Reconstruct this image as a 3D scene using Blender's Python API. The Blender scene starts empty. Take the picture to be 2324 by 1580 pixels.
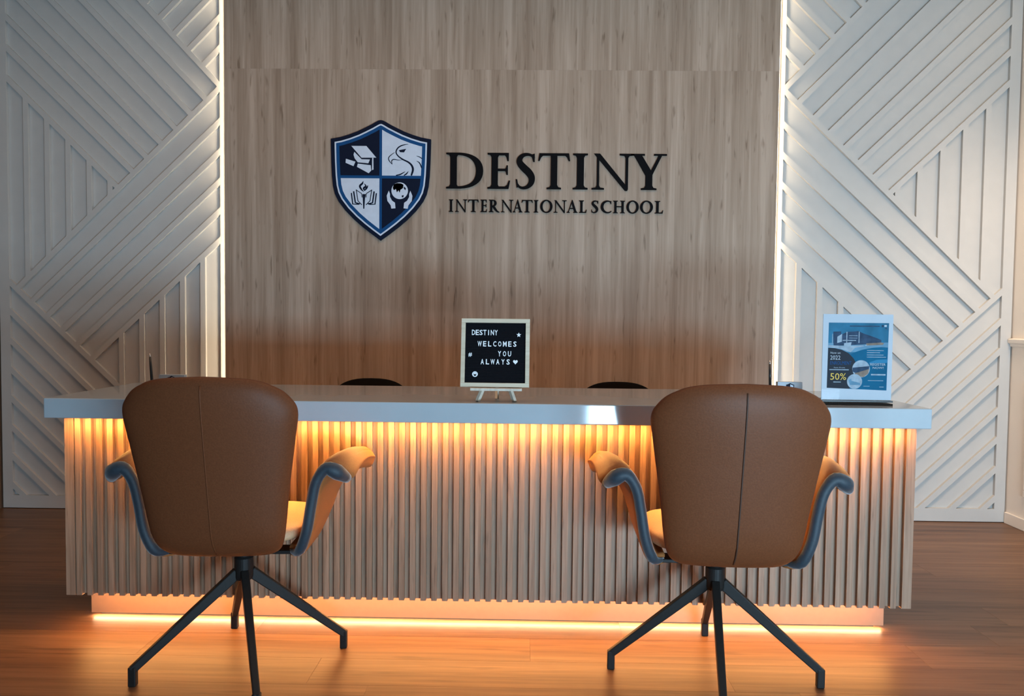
import bpy, bmesh, math, random
from mathutils import Vector, Matrix
from mathutils.geometry import tessellate_polygon

S = bpy.context.scene
COL = S.collection
rad = math.radians

# ------------------------------------------------------------------ camera
YAW, PITCH, ROLL = rad(0.92), rad(2.3), rad(0.6)
fw = Vector((-math.sin(YAW) * math.cos(PITCH), math.cos(YAW) * math.cos(PITCH), -math.sin(PITCH)))
rt = Vector((math.cos(YAW), math.sin(YAW), 0))
dn = fw.cross(rt)
r2 = rt * math.cos(ROLL) - dn * math.sin(ROLL)
d2 = dn * math.cos(ROLL) + rt * math.sin(ROLL)
cd = bpy.data.cameras.new('camera')
cd.sensor_width = 36.0
cd.lens = 1690.0 / 2324.0 * 36.0
cd.clip_start = 0.02
cam = bpy.data.objects.new('camera', cd)
COL.objects.link(cam)
m = Matrix((r2, -d2, -fw)).transposed().to_4x4()
m.translation = Vector((0, 0, 1.05))
cam.matrix_world = m
S.camera = cam

# ------------------------------------------------------------------ world, lamps, exposure
S.view_settings.view_transform = 'Standard'
S.view_settings.look = 'None'
S.view_settings.exposure = 0.0
S.view_settings.gamma = 1.0
S.view_settings.use_curve_mapping = False
S.cycles.use_denoising = True
S.cycles.max_bounces = 8
S.cycles.sample_clamp_indirect = 4.0
w = bpy.data.worlds.new('world')
S.world = w
w.use_nodes = True
w.node_tree.nodes['Background'].inputs[0].default_value = (0.55, 0.75, 1.0, 1)
w.node_tree.nodes['Background'].inputs[1].default_value = 0.15


def area(name, loc, target, sx, sy, power, col, spread=180):
    l = bpy.data.lights.new(name, 'AREA')
    l.shape = 'RECTANGLE'
    l.size, l.size_y, l.energy, l.color = sx, sy, power, col
    l.spread = rad(spread)
    o = bpy.data.objects.new(name, l)
    COL.objects.link(o)
    o.location = loc
    d = Vector(target) - Vector(loc)
    o.rotation_euler = d.to_track_quat('-Z', 'Y').to_euler()
    return o


DAY = (0.49, 0.77, 1.0)
# unseen area lamp added low on the room's right, for assumed daylight
area('assumed_daylight_low', (1.41, -1.2, 0.32), (0.55, 3.9, 1.5), 1.78, 0.40, 106, DAY, 140)
area('assumed_daylight_sky', (0.4, -3.62, 1.6), (0.0, 3.9, 1.4), 3.6, 1.4, 8, DAY)  # added lamp too, for sky through the assumed street front
# warm overhead light: an added, unseen room fill, and assumed unseen lamps washing the right-hand wall
area('warm_fill', (-0.5, 2.3, 3.0), (-0.5, 2.31, 0), 3.6, 0.6, 22, (1.0, 0.54, 0.24))
area('assumed_wall_washer', (2.42, 2.2, 2.99), (2.48, 2.2, 0), 3.0, 0.06, 8, (1.0, 0.74, 0.5), 120)
sl = bpy.data.lights.new('assumed_corner_spot', 'SPOT')  # assumed spot, unseen, brightening the right-hand corner
sl.energy, sl.color, sl.spot_size, sl.spot_blend, sl.shadow_soft_size = 190, (1.0, 0.76, 0.56), rad(70), 0.9, 0.3
so_ = bpy.data.objects.new('assumed_corner_spot', sl)
COL.objects.link(so_)
so_.location = (2.05, 2.6, 2.9)
so_.rotation_euler = (Vector((2.545, 3.3, 1.5)) - so_.location).to_track_quat('-Z', 'Y').to_euler()


# ------------------------------------------------------------------ helpers
random.seed(7)


def tag(o, label=None, cat=None, group=None, kind=None):
    if label: o['label'] = label
    if cat: o['category'] = cat
    if group: o['group'] = group
    if kind: o['kind'] = kind
    return o


def empty(name, loc, rz=0, label=None, cat=None, group=None):
    o = bpy.data.objects.new(name, None)
    COL.objects.link(o)
    o.location = loc
    o.rotation_euler = (0, 0, rz)
    o.empty_display_size = 0.1
    return tag(o, label, cat, group)


class MB:
    """collects polygons, links them as one mesh object"""

    def __init__(self):
        self.v, self.f = [], []

    def add(self, vs, fs):
        n = len(self.v)
        self.v += [tuple(p) for p in vs]
        self.f += [tuple(i + n for i in f) for f in fs]
        return self

    def box(self, x0, x1, y0, y1, z0, z1):
        vs = [(x, y, z) for x in (x0, x1) for y in (y0, y1) for z in (z0, z1)]
        return self.add(vs, [(0, 1, 3, 2), (4, 6, 7, 5), (0, 4, 5, 1), (2, 3, 7, 6), (0, 2, 6, 4), (1, 5, 7, 3)])

    def prism(self, loops, y0, y1, fn=None):
        """closed 2-D loops (first outer, others holes) in (x, z); front face at y0, back at y1"""
        if fn is None:
            fn = lambda a, b, h: (a, h, b)
        loops = [list(l) for l in loops]
        flat = [p for l in loops for p in l]
        tris = tessellate_polygon([[Vector((p[0], p[1], 0)) for p in l] for l in loops])
        n = len(flat)
        vs = [fn(p[0], p[1], y0) for p in flat] + [fn(p[0], p[1], y1) for p in flat]
        fs = []
        for t in tris:
            a, b, c = (flat[i] for i in t)
            s = (b[0] - a[0]) * (c[1] - a[1]) - (b[1] - a[1]) * (c[0] - a[0])
            t = t if s > 0 else (t[0], t[2], t[1])
            fs.append(tuple(t))
            fs.append((t[2] + n, t[1] + n, t[0] + n))
        k = 0
        for li, l in enumerate(loops):
            ar = sum(l[i][0] * l[(i + 1) % len(l)][1] - l[(i + 1) % len(l)][0] * l[i][1] for i in range(len(l)))
            ccw = (ar > 0) == (li == 0)
            for i in range(len(l)):
                a, b = k + i, k + (i + 1) % len(l)
                fs.append((a, a + n, b + n, b) if ccw else (b, b + n, a + n, a))
            k += len(l)
        return self.add(vs, fs)

    def tube(self, pts, r, seg=10, sq=None):
        """round tube along pts, r number or list; sq=(a,b) scales the section"""
        pts = [Vector(p) for p in pts]
        rs = r if isinstance(r, (list, tuple)) else [r] * len(pts)
        vs, fs = [], []
        up0 = None
        for i, p in enumerate(pts):
            t = (pts[min(i + 1, len(pts) - 1)] - pts[max(i - 1, 0)]).normalized()
            if up0 is None:
                up0 = Vector((0, 0, 1)) if abs(t.z) < 0.9 else Vector((0, 1, 0))
            a = t.cross(up0).normalized()
            b = a.cross(t).normalized()
            up0 = b
            for k in range(seg):
                q = 2 * math.pi * k / seg
                vs.append(p + (a * math.cos(q) + b * math.sin(q)) * rs[i])
        for i in range(len(pts) - 1):
            for k in range(seg):
                k2 = (k + 1) % seg
                fs.append((i * seg + k, i * seg + k2, (i + 1) * seg + k2, (i + 1) * seg + k))
        fs.append(tuple(range(seg - 1, -1, -1)))
        e = (len(pts) - 1) * seg
        fs.append(tuple(range(e, e + seg)))
        return self.add(vs, fs)

    def lathe(self, prof, seg=28, c=(0, 0)):
        """profile of (radius, z) from bottom to top"""
        vs, fs = [], []
        for r, z in prof:
            for k in range(seg):
                q = 2 * math.pi * k / seg
                vs.append((c[0] + r * math.cos(q), c[1] + r * math.sin(q), z))
        for i in range(len(prof) - 1):
            for k in range(seg):
                k2 = (k + 1) % seg
                fs.append((i * seg + k, i * seg + k2, (i + 1) * seg + k2, (i + 1) * seg + k))
        fs.append(tuple(range(seg - 1, -1, -1)))
        e = (len(prof) - 1) * seg
        fs.append(tuple(range(e, e + seg)))
        return self.add(vs, fs)

    def beam(self, p0, p1, w0, h0, w1, h1):
        """square bar from p0 to p1 with its section tapering"""
        p0, p1 = Vector(p0), Vector(p1)
        t = (p1 - p0).normalized()
        up = Vector((0, 0, 1)) if abs(t.z) < 0.95 else Vector((0, 1, 0))
        a = t.cross(up).normalized()
        b = a.cross(t).normalized()
        vs = []
        for p, ww, hh in ((p0, w0, h0), (p1, w1, h1)):
            for sa, sb in ((-1, -1), (1, -1), (1, 1), (-1, 1)):
                vs.append(p + a * sa * ww / 2 + b * sb * hh / 2)
        return self.add(vs, [(3, 2, 1, 0), (4, 5, 6, 7), (0, 1, 5, 4), (1, 2, 6, 5), (2, 3, 7, 6), (3, 0, 4, 7)])

    def mesh(self, name):
        me = bpy.data.meshes.new(name)
        me.from_pydata(self.v, [], self.f)
        me.update()
        return me

    def build(self, name, mat, parent=None, loc=None, smooth=False, world=False, bevel=0, fix=False, segs=2):
        me = self.mesh(name)
        if fix:
            bm = bmesh.new()
            bm.from_mesh(me)
            bmesh.ops.recalc_face_normals(bm, faces=bm.faces[:])
            bm.to_mesh(me)
            bm.free()
        if world and parent is not None:
            q = parent
            off = Vector((0, 0, 0))
            while q is not None:
                off += q.location
                q = q.parent
            me.transform(Matrix.Translation(-off))
        if smooth:
            me.polygons.foreach_set('use_smooth', [True] * len(me.polygons))
        o = link(name, me, mat, parent, loc)
        if bevel:
            b = o.modifiers.new('soft_edge', 'BEVEL')
            b.width, b.segments, b.limit_method = bevel, segs, 'ANGLE'
        return o


def link(name, me, mat, parent=None, loc=None):
    if mat is not None and not me.materials:
        me.materials.append(mat)
    o = bpy.data.objects.new(name, me)
    COL.objects.link(o)
    if parent is not None:
        o.parent = parent
    if loc is not None:
        o.location = loc
    return o


def clip(poly, a, b, c):
    """keep the part of a polygon where a*x + b*z >= c"""
    out = []
    for i in range(len(poly)):
        p, q = poly[i], poly[(i + 1) % len(poly)]
        dp, dq = a * p[0] + b * p[1] - c, a * q[0] + b * q[1] - c
        if dp >= 0: out.append(p)
        if (dp >= 0) != (dq >= 0):
            t = dp / (dp - dq)
            out.append((p[0] + (q[0] - p[0]) * t, p[1] + (q[1] - p[1]) * t))
    return out


def smooth_path(pts, n=8, closed=False):
    """Catmull-Rom through points of any dimension"""
    out, N = [], len(pts)
    rng = range(N if closed else N - 1)
    for i in rng:
        g = (lambda j: pts[j % N]) if closed else (lambda j: pts[min(max(j, 0), N - 1)])
        p0, p1, p2, p3 = g(i - 1), g(i), g(i + 1), g(i + 2)
        for k in range(n):
            t = k / n
            out.append(tuple(0.5 * (2 * b + (c - a) * t + (2 * a - 5 * b + 4 * c - d) * t * t + (3 * b - a - 3 * c + d) * t ** 3)
                             for a, b, c, d in zip(p0, p1, p2, p3)))
    if not closed: out.append(tuple(pts[-1]))
    return out


def ribbon(path, n=6):
    """stroke polygon from (x, z, width) points, smoothed"""
    pts = smooth_path(path, n) if n > 1 else path
    L, Rr = [], []
    for i, p in enumerate(pts):
        a, b = pts[max(i - 1, 0)], pts[min(i + 1, len(pts) - 1)]
        dx, dz = b[0] - a[0], b[1] - a[1]
        l = math.hypot(dx, dz) or 1
        nx, nz = -dz / l * p[2] / 2, dx / l * p[2] / 2
        L.append((p[0] + nx, p[1] + nz))
        Rr.append((p[0] - nx, p[1] - nz))
    return L + Rr[::-1]


def inset(poly, d):
    """inset a counter-clockwise polygon by d along its corner bisectors"""
    n = len(poly)
    out = []
    for i in range(n):
        p0, p, p1 = poly[i - 1], poly[i], poly[(i + 1) % n]
        e0 = Vector((p[0] - p0[0], p[1] - p0[1])).normalized()
        e1 = Vector((p1[0] - p[0], p1[1] - p[1])).normalized()
        n0, n1 = Vector((-e0.y, e0.x)), Vector((-e1.y, e1.x))
        b = n0 + n1
        k = 2 * d / max(b.length_squared, 0.6)
        out.append((p[0] + b.x * k, p[1] + b.y * k))
    return out


# ------------------------------------------------------------------ materials
def mat(name):
    mt = bpy.data.materials.new(name)
    mt.use_nodes = True
    nt = mt.node_tree
    return mt, nt, nt.nodes['Principled BSDF']


def N(nt, t, **kw):
    n = nt.nodes.new(t)
    for k, v in kw.items():
        setattr(n, k, v)
    return n


def plain(name, col, rough=0.5, metal=0.0, noise=0.04, nscale=30, bump=0.0, coat=0.0, sheen=0.0, spec=0.5):
    mt, nt, p = mat(name)
    tc = N(nt, 'ShaderNodeTexCoord')
    nz = N(nt, 'ShaderNodeTexNoise')
    nz.inputs['Scale'].default_value = nscale
    nz.inputs['Detail'].default_value = 4
    nt.links.new(tc.outputs['Object'], nz.inputs['Vector'])
    r = N(nt, 'ShaderNodeValToRGB')
    r.color_ramp.elements[0].position, r.color_ramp.elements[1].position = 0.3, 0.7
    r.color_ramp.elements[0].color = tuple(max(0, c * (1 - noise)) for c in col) + (1,)
    r.color_ramp.elements[1].color = tuple(min(1, c * (1 + noise)) for c in col) + (1,)
    nt.links.new(nz.outputs['Fac'], r.inputs['Fac'])
    nt.links.new(r.outputs['Color'], p.inputs['Base Color'])
    p.inputs['Roughness'].default_value = rough
    p.inputs['Metallic'].default_value = metal
    p.inputs['Specular IOR Level'].default_value = spec
    p.inputs['Coat Weight'].default_value = coat
    p.inputs['Sheen Weight'].default_value = sheen
    if bump:
        b = N(nt, 'ShaderNodeBump')
        b.inputs['Strength'].default_value = bump
        b.inputs['Distance'].default_value = 0.002
        nt.links.new(nz.outputs['Fac'], b.inputs['Height'])
        nt.links.new(b.outputs['Normal'], p.inputs['Normal'])
    return mt


def wood(name, dark, mid, light, along='Z', fine=90.0, stretch=0.03, rough=0.5, fleck=0.5, vary=0.12, bump=0.15, broad=5.0, coat=0.0, spec=0.5, wf=0.45, fst=3.0):
    """streaky veneer: fine and broad noise stretched along one axis, short dark flecks, a shift per object"""
    mt, nt, p = mat(name)
    geo = N(nt, 'ShaderNodeNewGeometry')
    oi = N(nt, 'ShaderNodeObjectInfo')
    mul = N(nt, 'ShaderNodeVectorMath', operation='MULTIPLY_ADD')
    comb = N(nt, 'ShaderNodeCombineXYZ')
    for i in range(3): nt.links.new(oi.outputs['Random'], comb.inputs[i])
    nt.links.new(comb.outputs[0], mul.inputs[0])
    mul.inputs[1].default_value = (17.3, 9.1, 23.7)
    nt.links.new(geo.outputs['Position'], mul.inputs[2])
    ax = 'XYZ'.index(along)

    def streak(scale, st, detail, rough_=0.6, dist=0.0):
        mp = N(nt, 'ShaderNodeMapping')
        sc = [scale] * 3
        sc[ax] = scale * st
        mp.inputs['Scale'].default_value = sc
        nt.links.new(mul.outputs[0], mp.inputs['Vector'])
        nz = N(nt, 'ShaderNodeTexNoise')
        nz.inputs['Scale'].default_value = 1.0
        nz.inputs['Detail'].default_value = detail
        nz.inputs['Roughness'].default_value = rough_
        nz.inputs['Distortion'].default_value = dist
        nt.links.new(mp.outputs[0], nz.inputs['Vector'])
        return nz.outputs['Fac']
    f1 = streak(fine, stretch, 5)
    f2 = streak(broad * 4, stretch * 1.2, 4, 0.6, 0.4)
    f3 = streak(fine * 0.45, stretch * fst, 2)
    mixf = N(nt, 'ShaderNodeMath', operation='MULTIPLY_ADD')
    nt.links.new(f1, mixf.inputs[0]); mixf.inputs[1].default_value = wf
    h = N(nt, 'ShaderNodeMath', operation='MULTIPLY')
    nt.links.new(f2, h.inputs[0]); h.inputs[1].default_value = 1 - wf
    nt.links.new(h.outputs[0], mixf.inputs[2])
    rp = N(nt, 'ShaderNodeValToRGB')
    e = rp.color_ramp.elements
    e[0].position, e[0].color = 0.36, dark + (1,)
    e[1].position, e[1].color = 0.64, light + (1,)
    x = e.new(0.5); x.color = mid + (1,)
    nt.links.new(mixf.outputs[0], rp.inputs['Fac'])
    fr = N(nt, 'ShaderNodeValToRGB')
    fr.color_ramp.elements[0].position, fr.color_ramp.elements[0].color = 0.62, (1, 1, 1, 1)
    k = 1 - fleck
    fr.color_ramp.elements[1].position, fr.color_ramp.elements[1].color = 0.74, (k, k * 0.94, k * 0.88, 1)
    nt.links.new(f3, fr.inputs['Fac'])
    mx = N(nt, 'ShaderNodeMixRGB', blend_type='MULTIPLY')
    mx.inputs[0].default_value = 1
    nt.links.new(rp.outputs[0], mx.inputs[1]); nt.links.new(fr.outputs[0], mx.inputs[2])
    hs = N(nt, 'ShaderNodeHueSaturation')
    mr = N(nt, 'ShaderNodeMapRange')
    mr.inputs['To Min'].default_value, mr.inputs['To Max'].default_value = 1 - vary, 1 + vary
    nt.links.new(oi.outputs['Random'], mr.inputs['Value'])
    nt.links.new(mr.outputs[0], hs.inputs['Value'])
    nt.links.new(mx.outputs[0], hs.inputs['Color'])
    nt.links.new(hs.outputs[0], p.inputs['Base Color'])
    p.inputs['Roughness'].default_value = rough
    p.inputs['Specular IOR Level'].default_value = spec
    p.inputs['Coat Weight'].default_value = coat
    p.inputs['Coat Roughness'].default_value = 0.2
    b = N(nt, 'ShaderNodeBump')
    b.inputs['Strength'].default_value = bump
    b.inputs['Distance'].default_value = 0.001
    nt.links.new(mixf.outputs[0], b.inputs['Height'])
    nt.links.new(b.outputs[0], p.inputs['Normal'])
    return mt


def glow(name, col, strength):
    mt, nt, p = mat(name)
    p.inputs['Base Color'].default_value = col + (1,)
    p.inputs['Emission Color'].default_value = col + (1,)
    p.inputs['Emission Strength'].default_value = strength
    return mt


def clear(name, amount=0.93, rough=0.02, tint=(1, 1, 1)):
    mt = bpy.data.materials.new(name)
    mt.use_nodes = True
    nt = mt.node_tree
    nt.nodes.clear()
    o = N(nt, 'ShaderNodeOutputMaterial')
    tr = N(nt, 'ShaderNodeBsdfTransparent')
    tr.inputs[0].default_value = tint + (1,)
    gl = N(nt, 'ShaderNodeBsdfGlossy')
    gl.inputs['Roughness'].default_value = rough
    mx = N(nt, 'ShaderNodeMixShader')
    mx.inputs[0].default_value = 1 - amount
    nt.links.new(tr.outputs[0], mx.inputs[1]); nt.links.new(gl.outputs[0], mx.inputs[2])
    nt.links.new(mx.outputs[0], o.inputs[0])
    return mt


M = {}
M['floor'] = wood('laminate_floor', (0.10, 0.046, 0.022), (0.155, 0.078, 0.04), (0.215, 0.115, 0.062), 'X', 70, 0.035, 0.42, 0.35, 0.13, 0.1, 4, spec=0.4)
M['wall_wood'] = wood('oak_wall_veneer', (0.27, 0.192, 0.137), (0.37, 0.278, 0.208), (0.47, 0.365, 0.285), 'Z', 95, 0.03, 0.55, 0.40, 0.02, 0.08, 4.5, spec=0.25, wf=0.3, fst=5.0)
M['slat'] = wood('oak_slat', (0.19, 0.110, 0.067), (0.285, 0.170, 0.108), (0.375, 0.238, 0.158), 'Z', 160, 0.03, 0.5, 0.3, 0.08, 0.15, 8, spec=0.4)
M['core'] = wood('oak_panel_behind_slats', (0.20, 0.12, 0.075), (0.29, 0.18, 0.115), (0.37, 0.24, 0.16), 'Z', 120, 0.03, 0.55, 0.3, 0.0, 0.1, 8)
M['plinth'] = plain('plinth_laminate', (0.32, 0.20, 0.135), 0.4, noise=0.03, nscale=60)
M['white_paint'] = plain('satin_white_paint', (0.53, 0.52, 0.495), 0.5, noise=0.02, nscale=14, bump=0.02)
M['stone'] = plain('polished_white_stone', (0.39, 0.43, 0.46), 0.07, noise=0.03, nscale=9, spec=0.45)  # white stone; the bluish tint puts the sky's reflection into the colour
M['cream_wall'] = plain('cream_wall_paint', (0.84, 0.77, 0.69), 0.6, noise=0.01, nscale=8)
M['dark_wall'] = wood('brown_wall', (0.10, 0.06, 0.04), (0.15, 0.095, 0.06), (0.2, 0.13, 0.08), 'Z', 60, 0.03, 0.6)
M['ceiling'] = plain('ceiling_paint', (0.6, 0.58, 0.55), 0.8, noise=0.01)
M['room'] = plain('room_paint', (0.33, 0.32, 0.31), 0.8, noise=0.02)
M['led_warm'] = glow('warm_led', (1.0, 0.47, 0.12), 300)
M['assumed_led_rear'] = glow('assumed_led_staff_side', (1.0, 0.42, 0.12), 62)
M['led_floor'] = glow('warm_led_floor_strip', (1.0, 0.66, 0.36), 85)
M['led_plinth'] = glow('warm_led_under_desk', (1.0, 0.46, 0.14), 75)
M['led_wall'] = glow('soft_white_led', (1.0, 0.80, 0.56), 24)
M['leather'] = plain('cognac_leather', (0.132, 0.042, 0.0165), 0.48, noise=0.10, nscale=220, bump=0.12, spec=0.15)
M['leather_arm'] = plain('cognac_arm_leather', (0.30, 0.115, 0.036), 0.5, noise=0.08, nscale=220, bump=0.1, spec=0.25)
M['leather_seat'] = plain('led_lit_seat_leather', (0.60, 0.36, 0.20), 0.45, noise=0.08, nscale=220, bump=0.1)  # paler than the backrest: the LED light on the seat is in the colour
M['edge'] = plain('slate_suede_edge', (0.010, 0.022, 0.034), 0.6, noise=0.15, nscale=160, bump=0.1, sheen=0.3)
M['seam'] = plain('dark_seam', (0.05, 0.02, 0.01), 0.6)
M['black_metal'] = plain('black_powder_coat', (0.014, 0.012, 0.011), 0.5, noise=0.1, nscale=120, spec=0.2)
M['chrome'] = plain('dark_chrome', (0.25, 0.25, 0.26), 0.2, metal=1)
M['black_mesh'] = plain('black_chair_fabric', (0.004, 0.0035, 0.0035), 0.8, noise=0.3, nscale=300, bump=0.2, spec=0.06)
M['black_plastic'] = plain('black_plastic', (0.015, 0.015, 0.016), 0.35)
M['silver'] = plain('silver', (0.75, 0.75, 0.76), 0.25, metal=1)
M['letter_black'] = plain('black_acrylic_letter', (0.004, 0.004, 0.005), 0.6, spec=0.06)
M['navy'] = plain('navy_sign', (0.004, 0.009, 0.026), 0.55, spec=0.1)
M['sign_blue'] = plain('blue_sign', (0.006, 0.065, 0.20), 0.5, spec=0.12)
M['sign_white'] = plain('pale_sign', (0.60, 0.68, 0.80), 0.45)
M['board_frame'] = wood('pale_birch', (0.50, 0.41, 0.29), (0.58, 0.49, 0.36), (0.64, 0.56, 0.43), 'X', 120, 0.05, 0.55, 0.1, 0.03)
M['felt'] = plain('black_felt', (0.006, 0.006, 0.008), 0.95, noise=0.3, nscale=400, spec=0.1)
M['letter_white'] = plain('white_plastic_letter', (0.80, 0.82, 0.84), 0.4)
M['easel'] = wood('white_washed_pine', (0.5, 0.42, 0.33), (0.62, 0.54, 0.44), (0.7, 0.63, 0.53), 'Z', 120, 0.05, 0.6, 0.1, 0.05)
M['peg'] = plain('orange_wood_peg', (0.45, 0.16, 0.04), 0.5)
M['paper'] = plain('white_paper', (0.44, 0.48, 0.53), 0.6, noise=0.01, spec=0.1)
M['acrylic'] = clear('clear_acrylic', 0.9985)
M['glass'] = clear('window_glass', 0.95)
M['p_sky'] = plain('print_sky_blue', (0.026, 0.13, 0.22), 0.55, spec=0.08, noise=0.25, nscale=18)
M['p_light'] = plain('print_pale_blue', (0.12, 0.24, 0.34), 0.55, spec=0.08, noise=0.2, nscale=20)
M['p_blue'] = plain('print_blue', (0.004, 0.095, 0.185), 0.55, spec=0.08, noise=0.15, nscale=15)
M['p_dark'] = plain('print_dark_navy', (0.022, 0.026, 0.036), 0.55, spec=0.08)
M['p_build'] = plain('print_building_navy', (0.03, 0.055, 0.10), 0.55, spec=0.08, noise=0.3, nscale=60)
M['p_pale'] = plain('print_pale_grey', (0.28, 0.34, 0.40), 0.55, spec=0.08, noise=0.2, nscale=60)
M['p_brown'] = plain('print_brown', (0.20, 0.15, 0.12), 0.55, spec=0.08, noise=0.3, nscale=60)
M['p_gold'] = plain('print_gold', (0.70, 0.47, 0.10), 0.55, spec=0.08)
M['p_cyan'] = plain('print_cyan', (0.03, 0.18, 0.32), 0.55, spec=0.08)

# glyph meshes from the built-in font, made while the scene is still light
FONT = {}


def glyphs(texts, height=1.0):
    tmp = []
    for t in texts:
        c = bpy.data.curves.new('glyph', 'FONT')
        c.body = t
        c.size = 1.0
        c.extrude = 0.0
        c.offset = 0.018 if len(t) == 1 else 0.0
        c.resolution_u = 2
        o = bpy.data.objects.new('glyph', c)
        COL.objects.link(o)
        tmp.append((t, o))
    bpy.context.view_layer.update()
    dg = bpy.context.evaluated_depsgraph_get()
    for t, o in tmp:
        me = bpy.data.meshes.new_from_object(o.evaluated_get(dg))
        xs = [v.co.x for v in me.vertices]; ys = [v.co.y for v in me.vertices]
        FONT[t] = (me, min(xs), max(xs), min(ys), max(ys))
    for t, o in tmp:
        c = o.data
        bpy.data.objects.remove(o)
        bpy.data.curves.remove(c)


def put_text(t, x0, x1, z0, z1, y, depth, name, mt, parent):
    """a word or letter of the built-in font fitted into a rectangle of the (x, z) plane, facing -y"""
    me0, a0, a1, b0, b1 = FONT[t]
    mb = MB()
    vs = [(x0 + (v.co.x - a0) / (a1 - a0) * (x1 - x0), z0 + (v.co.y - b0) / max(b1 - b0, 1e-6) * (z1 - z0)) for v in me0.vertices]
    n = len(vs)
    fs = [tuple(p.vertices) for p in me0.polygons]
    edges = {}
    for f in fs:
        for i in range(len(f)):
            e = (f[i], f[(i + 1) % len(f)])
            edges[e] = edges.get(e, 0) + 1
    sides = [(a, a + n, b + n, b) for (a, b) in edges if (b, a) not in edges]
    mb.add([(q[0], y, q[1]) for q in vs] + [(q[0], y + depth, q[1]) for q in vs],
           fs + [tuple(i + n for i in reversed(f)) for f in fs] + sides)
    return mb.build(name, mt, parent, fix=True)


BOARD_ROWS = [("DESTINY", 1068, 1129, 0.0), ("WELCOMES", 1083, 1174, 0.0), ("YOU", 1130, 1162, 0.0), ("ALWAYS", 1089, 1158, 0.0)]
glyphs(sorted(set(''.join(r[0] for r in BOARD_ROWS)) | {'#', 'Now on', '2022', 'ENROLMENT', '50%', 'REGISTER', 'NOW!', 'fees from', 'December & June'}))

# ------------------------------------------------------------------ the room
XL, XR, YB, YF, ZC = -2.80, 2.545, 3.95, -3.70, 3.02


def structure(name, mb, mt, **kw):
    return tag(mb.build(name, mt, **kw), kind='structure')


floor = structure('floor', MB().box(XL - .1, XR + .1, YF - .1, YB + .1, -0.12, -0.012), M['room'])
structure('ceiling', MB().box(XL - .1, XR + .1, YF - .1, YB + .1, ZC, ZC + 0.1), M['ceiling'])
structure('wall_left', MB().box(XL - .12, XL, YF - .1, YB + .1, -0.1, ZC), M['dark_wall'])
structure('wall_right', MB().box(XR, XR + .12, YF - .1, YB + .1, -0.1, ZC), M['cream_wall'])
wall_back = structure('wall_back', MB().box(XL, XR, YB, YB + .12, -0.1, ZC), M['room'])
# street front behind the camera: a wall with an assumed wide glazed opening, unseen
WX0, WX1, WZ0, WZ1 = -1.6, 2.3, 0.0, 2.4
structure('wall_front', MB().box(XL, WX0, YF - .12, YF, -.1, ZC).box(WX1, XR, YF - .12, YF, -.1, ZC).box(WX0, WX1, YF - .12, YF, WZ1, ZC), M['room'])
win = structure('assumed_window_1', MB().box(WX0, WX1, YF - .08, YF - .02, WZ1 - .06, WZ1).box(WX0, WX1, YF - .08, YF - .02, -.012, .05)
                .box(WX0, WX0 + .06, YF - .08, YF - .02, .05, WZ1 - .06).box(WX1 - .06, WX1, YF - .08, YF - .02, .05, WZ1 - .06)
                .box(.32, .38, YF - .08, YF - .02, .05, WZ1 - .06), M['black_metal'])
for a, b in ((WX0 + .06, .32), (.38, WX1 - .06)):
    MB().box(a, b, YF - .055, YF - .045, .05, WZ1 - .06).build('window_pane', M['glass'], win)

# floor boards, each its own piece, joints recessed between them
PW, PL = 0.165, 1.22
board_mesh = {}
row = 0
y = YF
while y < YB - 0.005:
    y1 = min(y + PW, YB)
    x = XL - random.random() * PL
    while x < XR:
        a, b = max(x, XL), min(x + PL, XR)
        if b - a > 0.02:
            key = (round(b - a, 3), round(y1 - y, 3))
            if key not in board_mesh:
                g = 0.0003
                L, W_ = b - a - g, y1 - y - g
                e = 0.0004
                vs = [(0, 0, -.012), (L, 0, -.012), (L, W_, -.012), (0, W_, -.012), (0, 0, -e), (L, 0, -e), (L, W_, -e), (0, W_, -e), (e, e, 0), (L - e, e, 0), (L - e, W_ - e, 0), (e, W_ - e, 0)]
                fs = [(8, 9, 10, 11)] + [(i, (i + 1) % 4, 4 + (i + 1) % 4, 4 + i) for i in range(4)] + [(4 + i, 4 + (i + 1) % 4, 8 + (i + 1) % 4, 8 + i) for i in range(4)]
                board_mesh[key] = MB().add(vs, fs).mesh('floor_board')
            link('floor_board', board_mesh[key], M['floor'], floor, (a, y, 0))
        x += PL
    y += PW
    row += 1

# two veneered sheets on the back wall, one above the other
WOODY, WX_L, WX_R = 3.87, -1.5625, 1.287
for z0, z1 in ((0.0, 2.3214), (2.3216, ZC)):
    MB().box(WX_L, WX_R, WOODY, YB, z0, z1).build('wood_panel', M['wall_wood'], wall_back)

# LED strips on the edges of the wood, washing over the lattice
for s, x0, lab in ((-1, WX_L, 'vertical warm white light strip on the left edge of the wood wall'), (1, WX_R, 'vertical warm white light strip on the right edge of the wood wall')):
    t = empty('light_strip', (x0, 3.895, 0.02), 0, lab, 'light strip', 'light strips beside the wood wall')
    a, b = sorted((0.0, s * 0.003))
    MB().box(a, b, -.012, .012, 0, ZC - .03).build('mounting_channel', M['silver'], t)
    a, b = sorted((s * 0.003, s * 0.006))
    MB().box(a, b, -.008, .008, 0.005, ZC - .035).build('diffuser', M['led_wall'], t)

# right wall: dado rail and a framed panel moulding
structure('trim_1', MB().prism([[(0, 0), (-.012, .0), (-.014, .012), (-.024, .018), (-.026, .036), (-.014, .040), (0, .042)]], YF, YB - .03, lambda a, b, h: (XR + a, h, .93 + b)), M['cream_wall'], fix=True)


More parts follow.
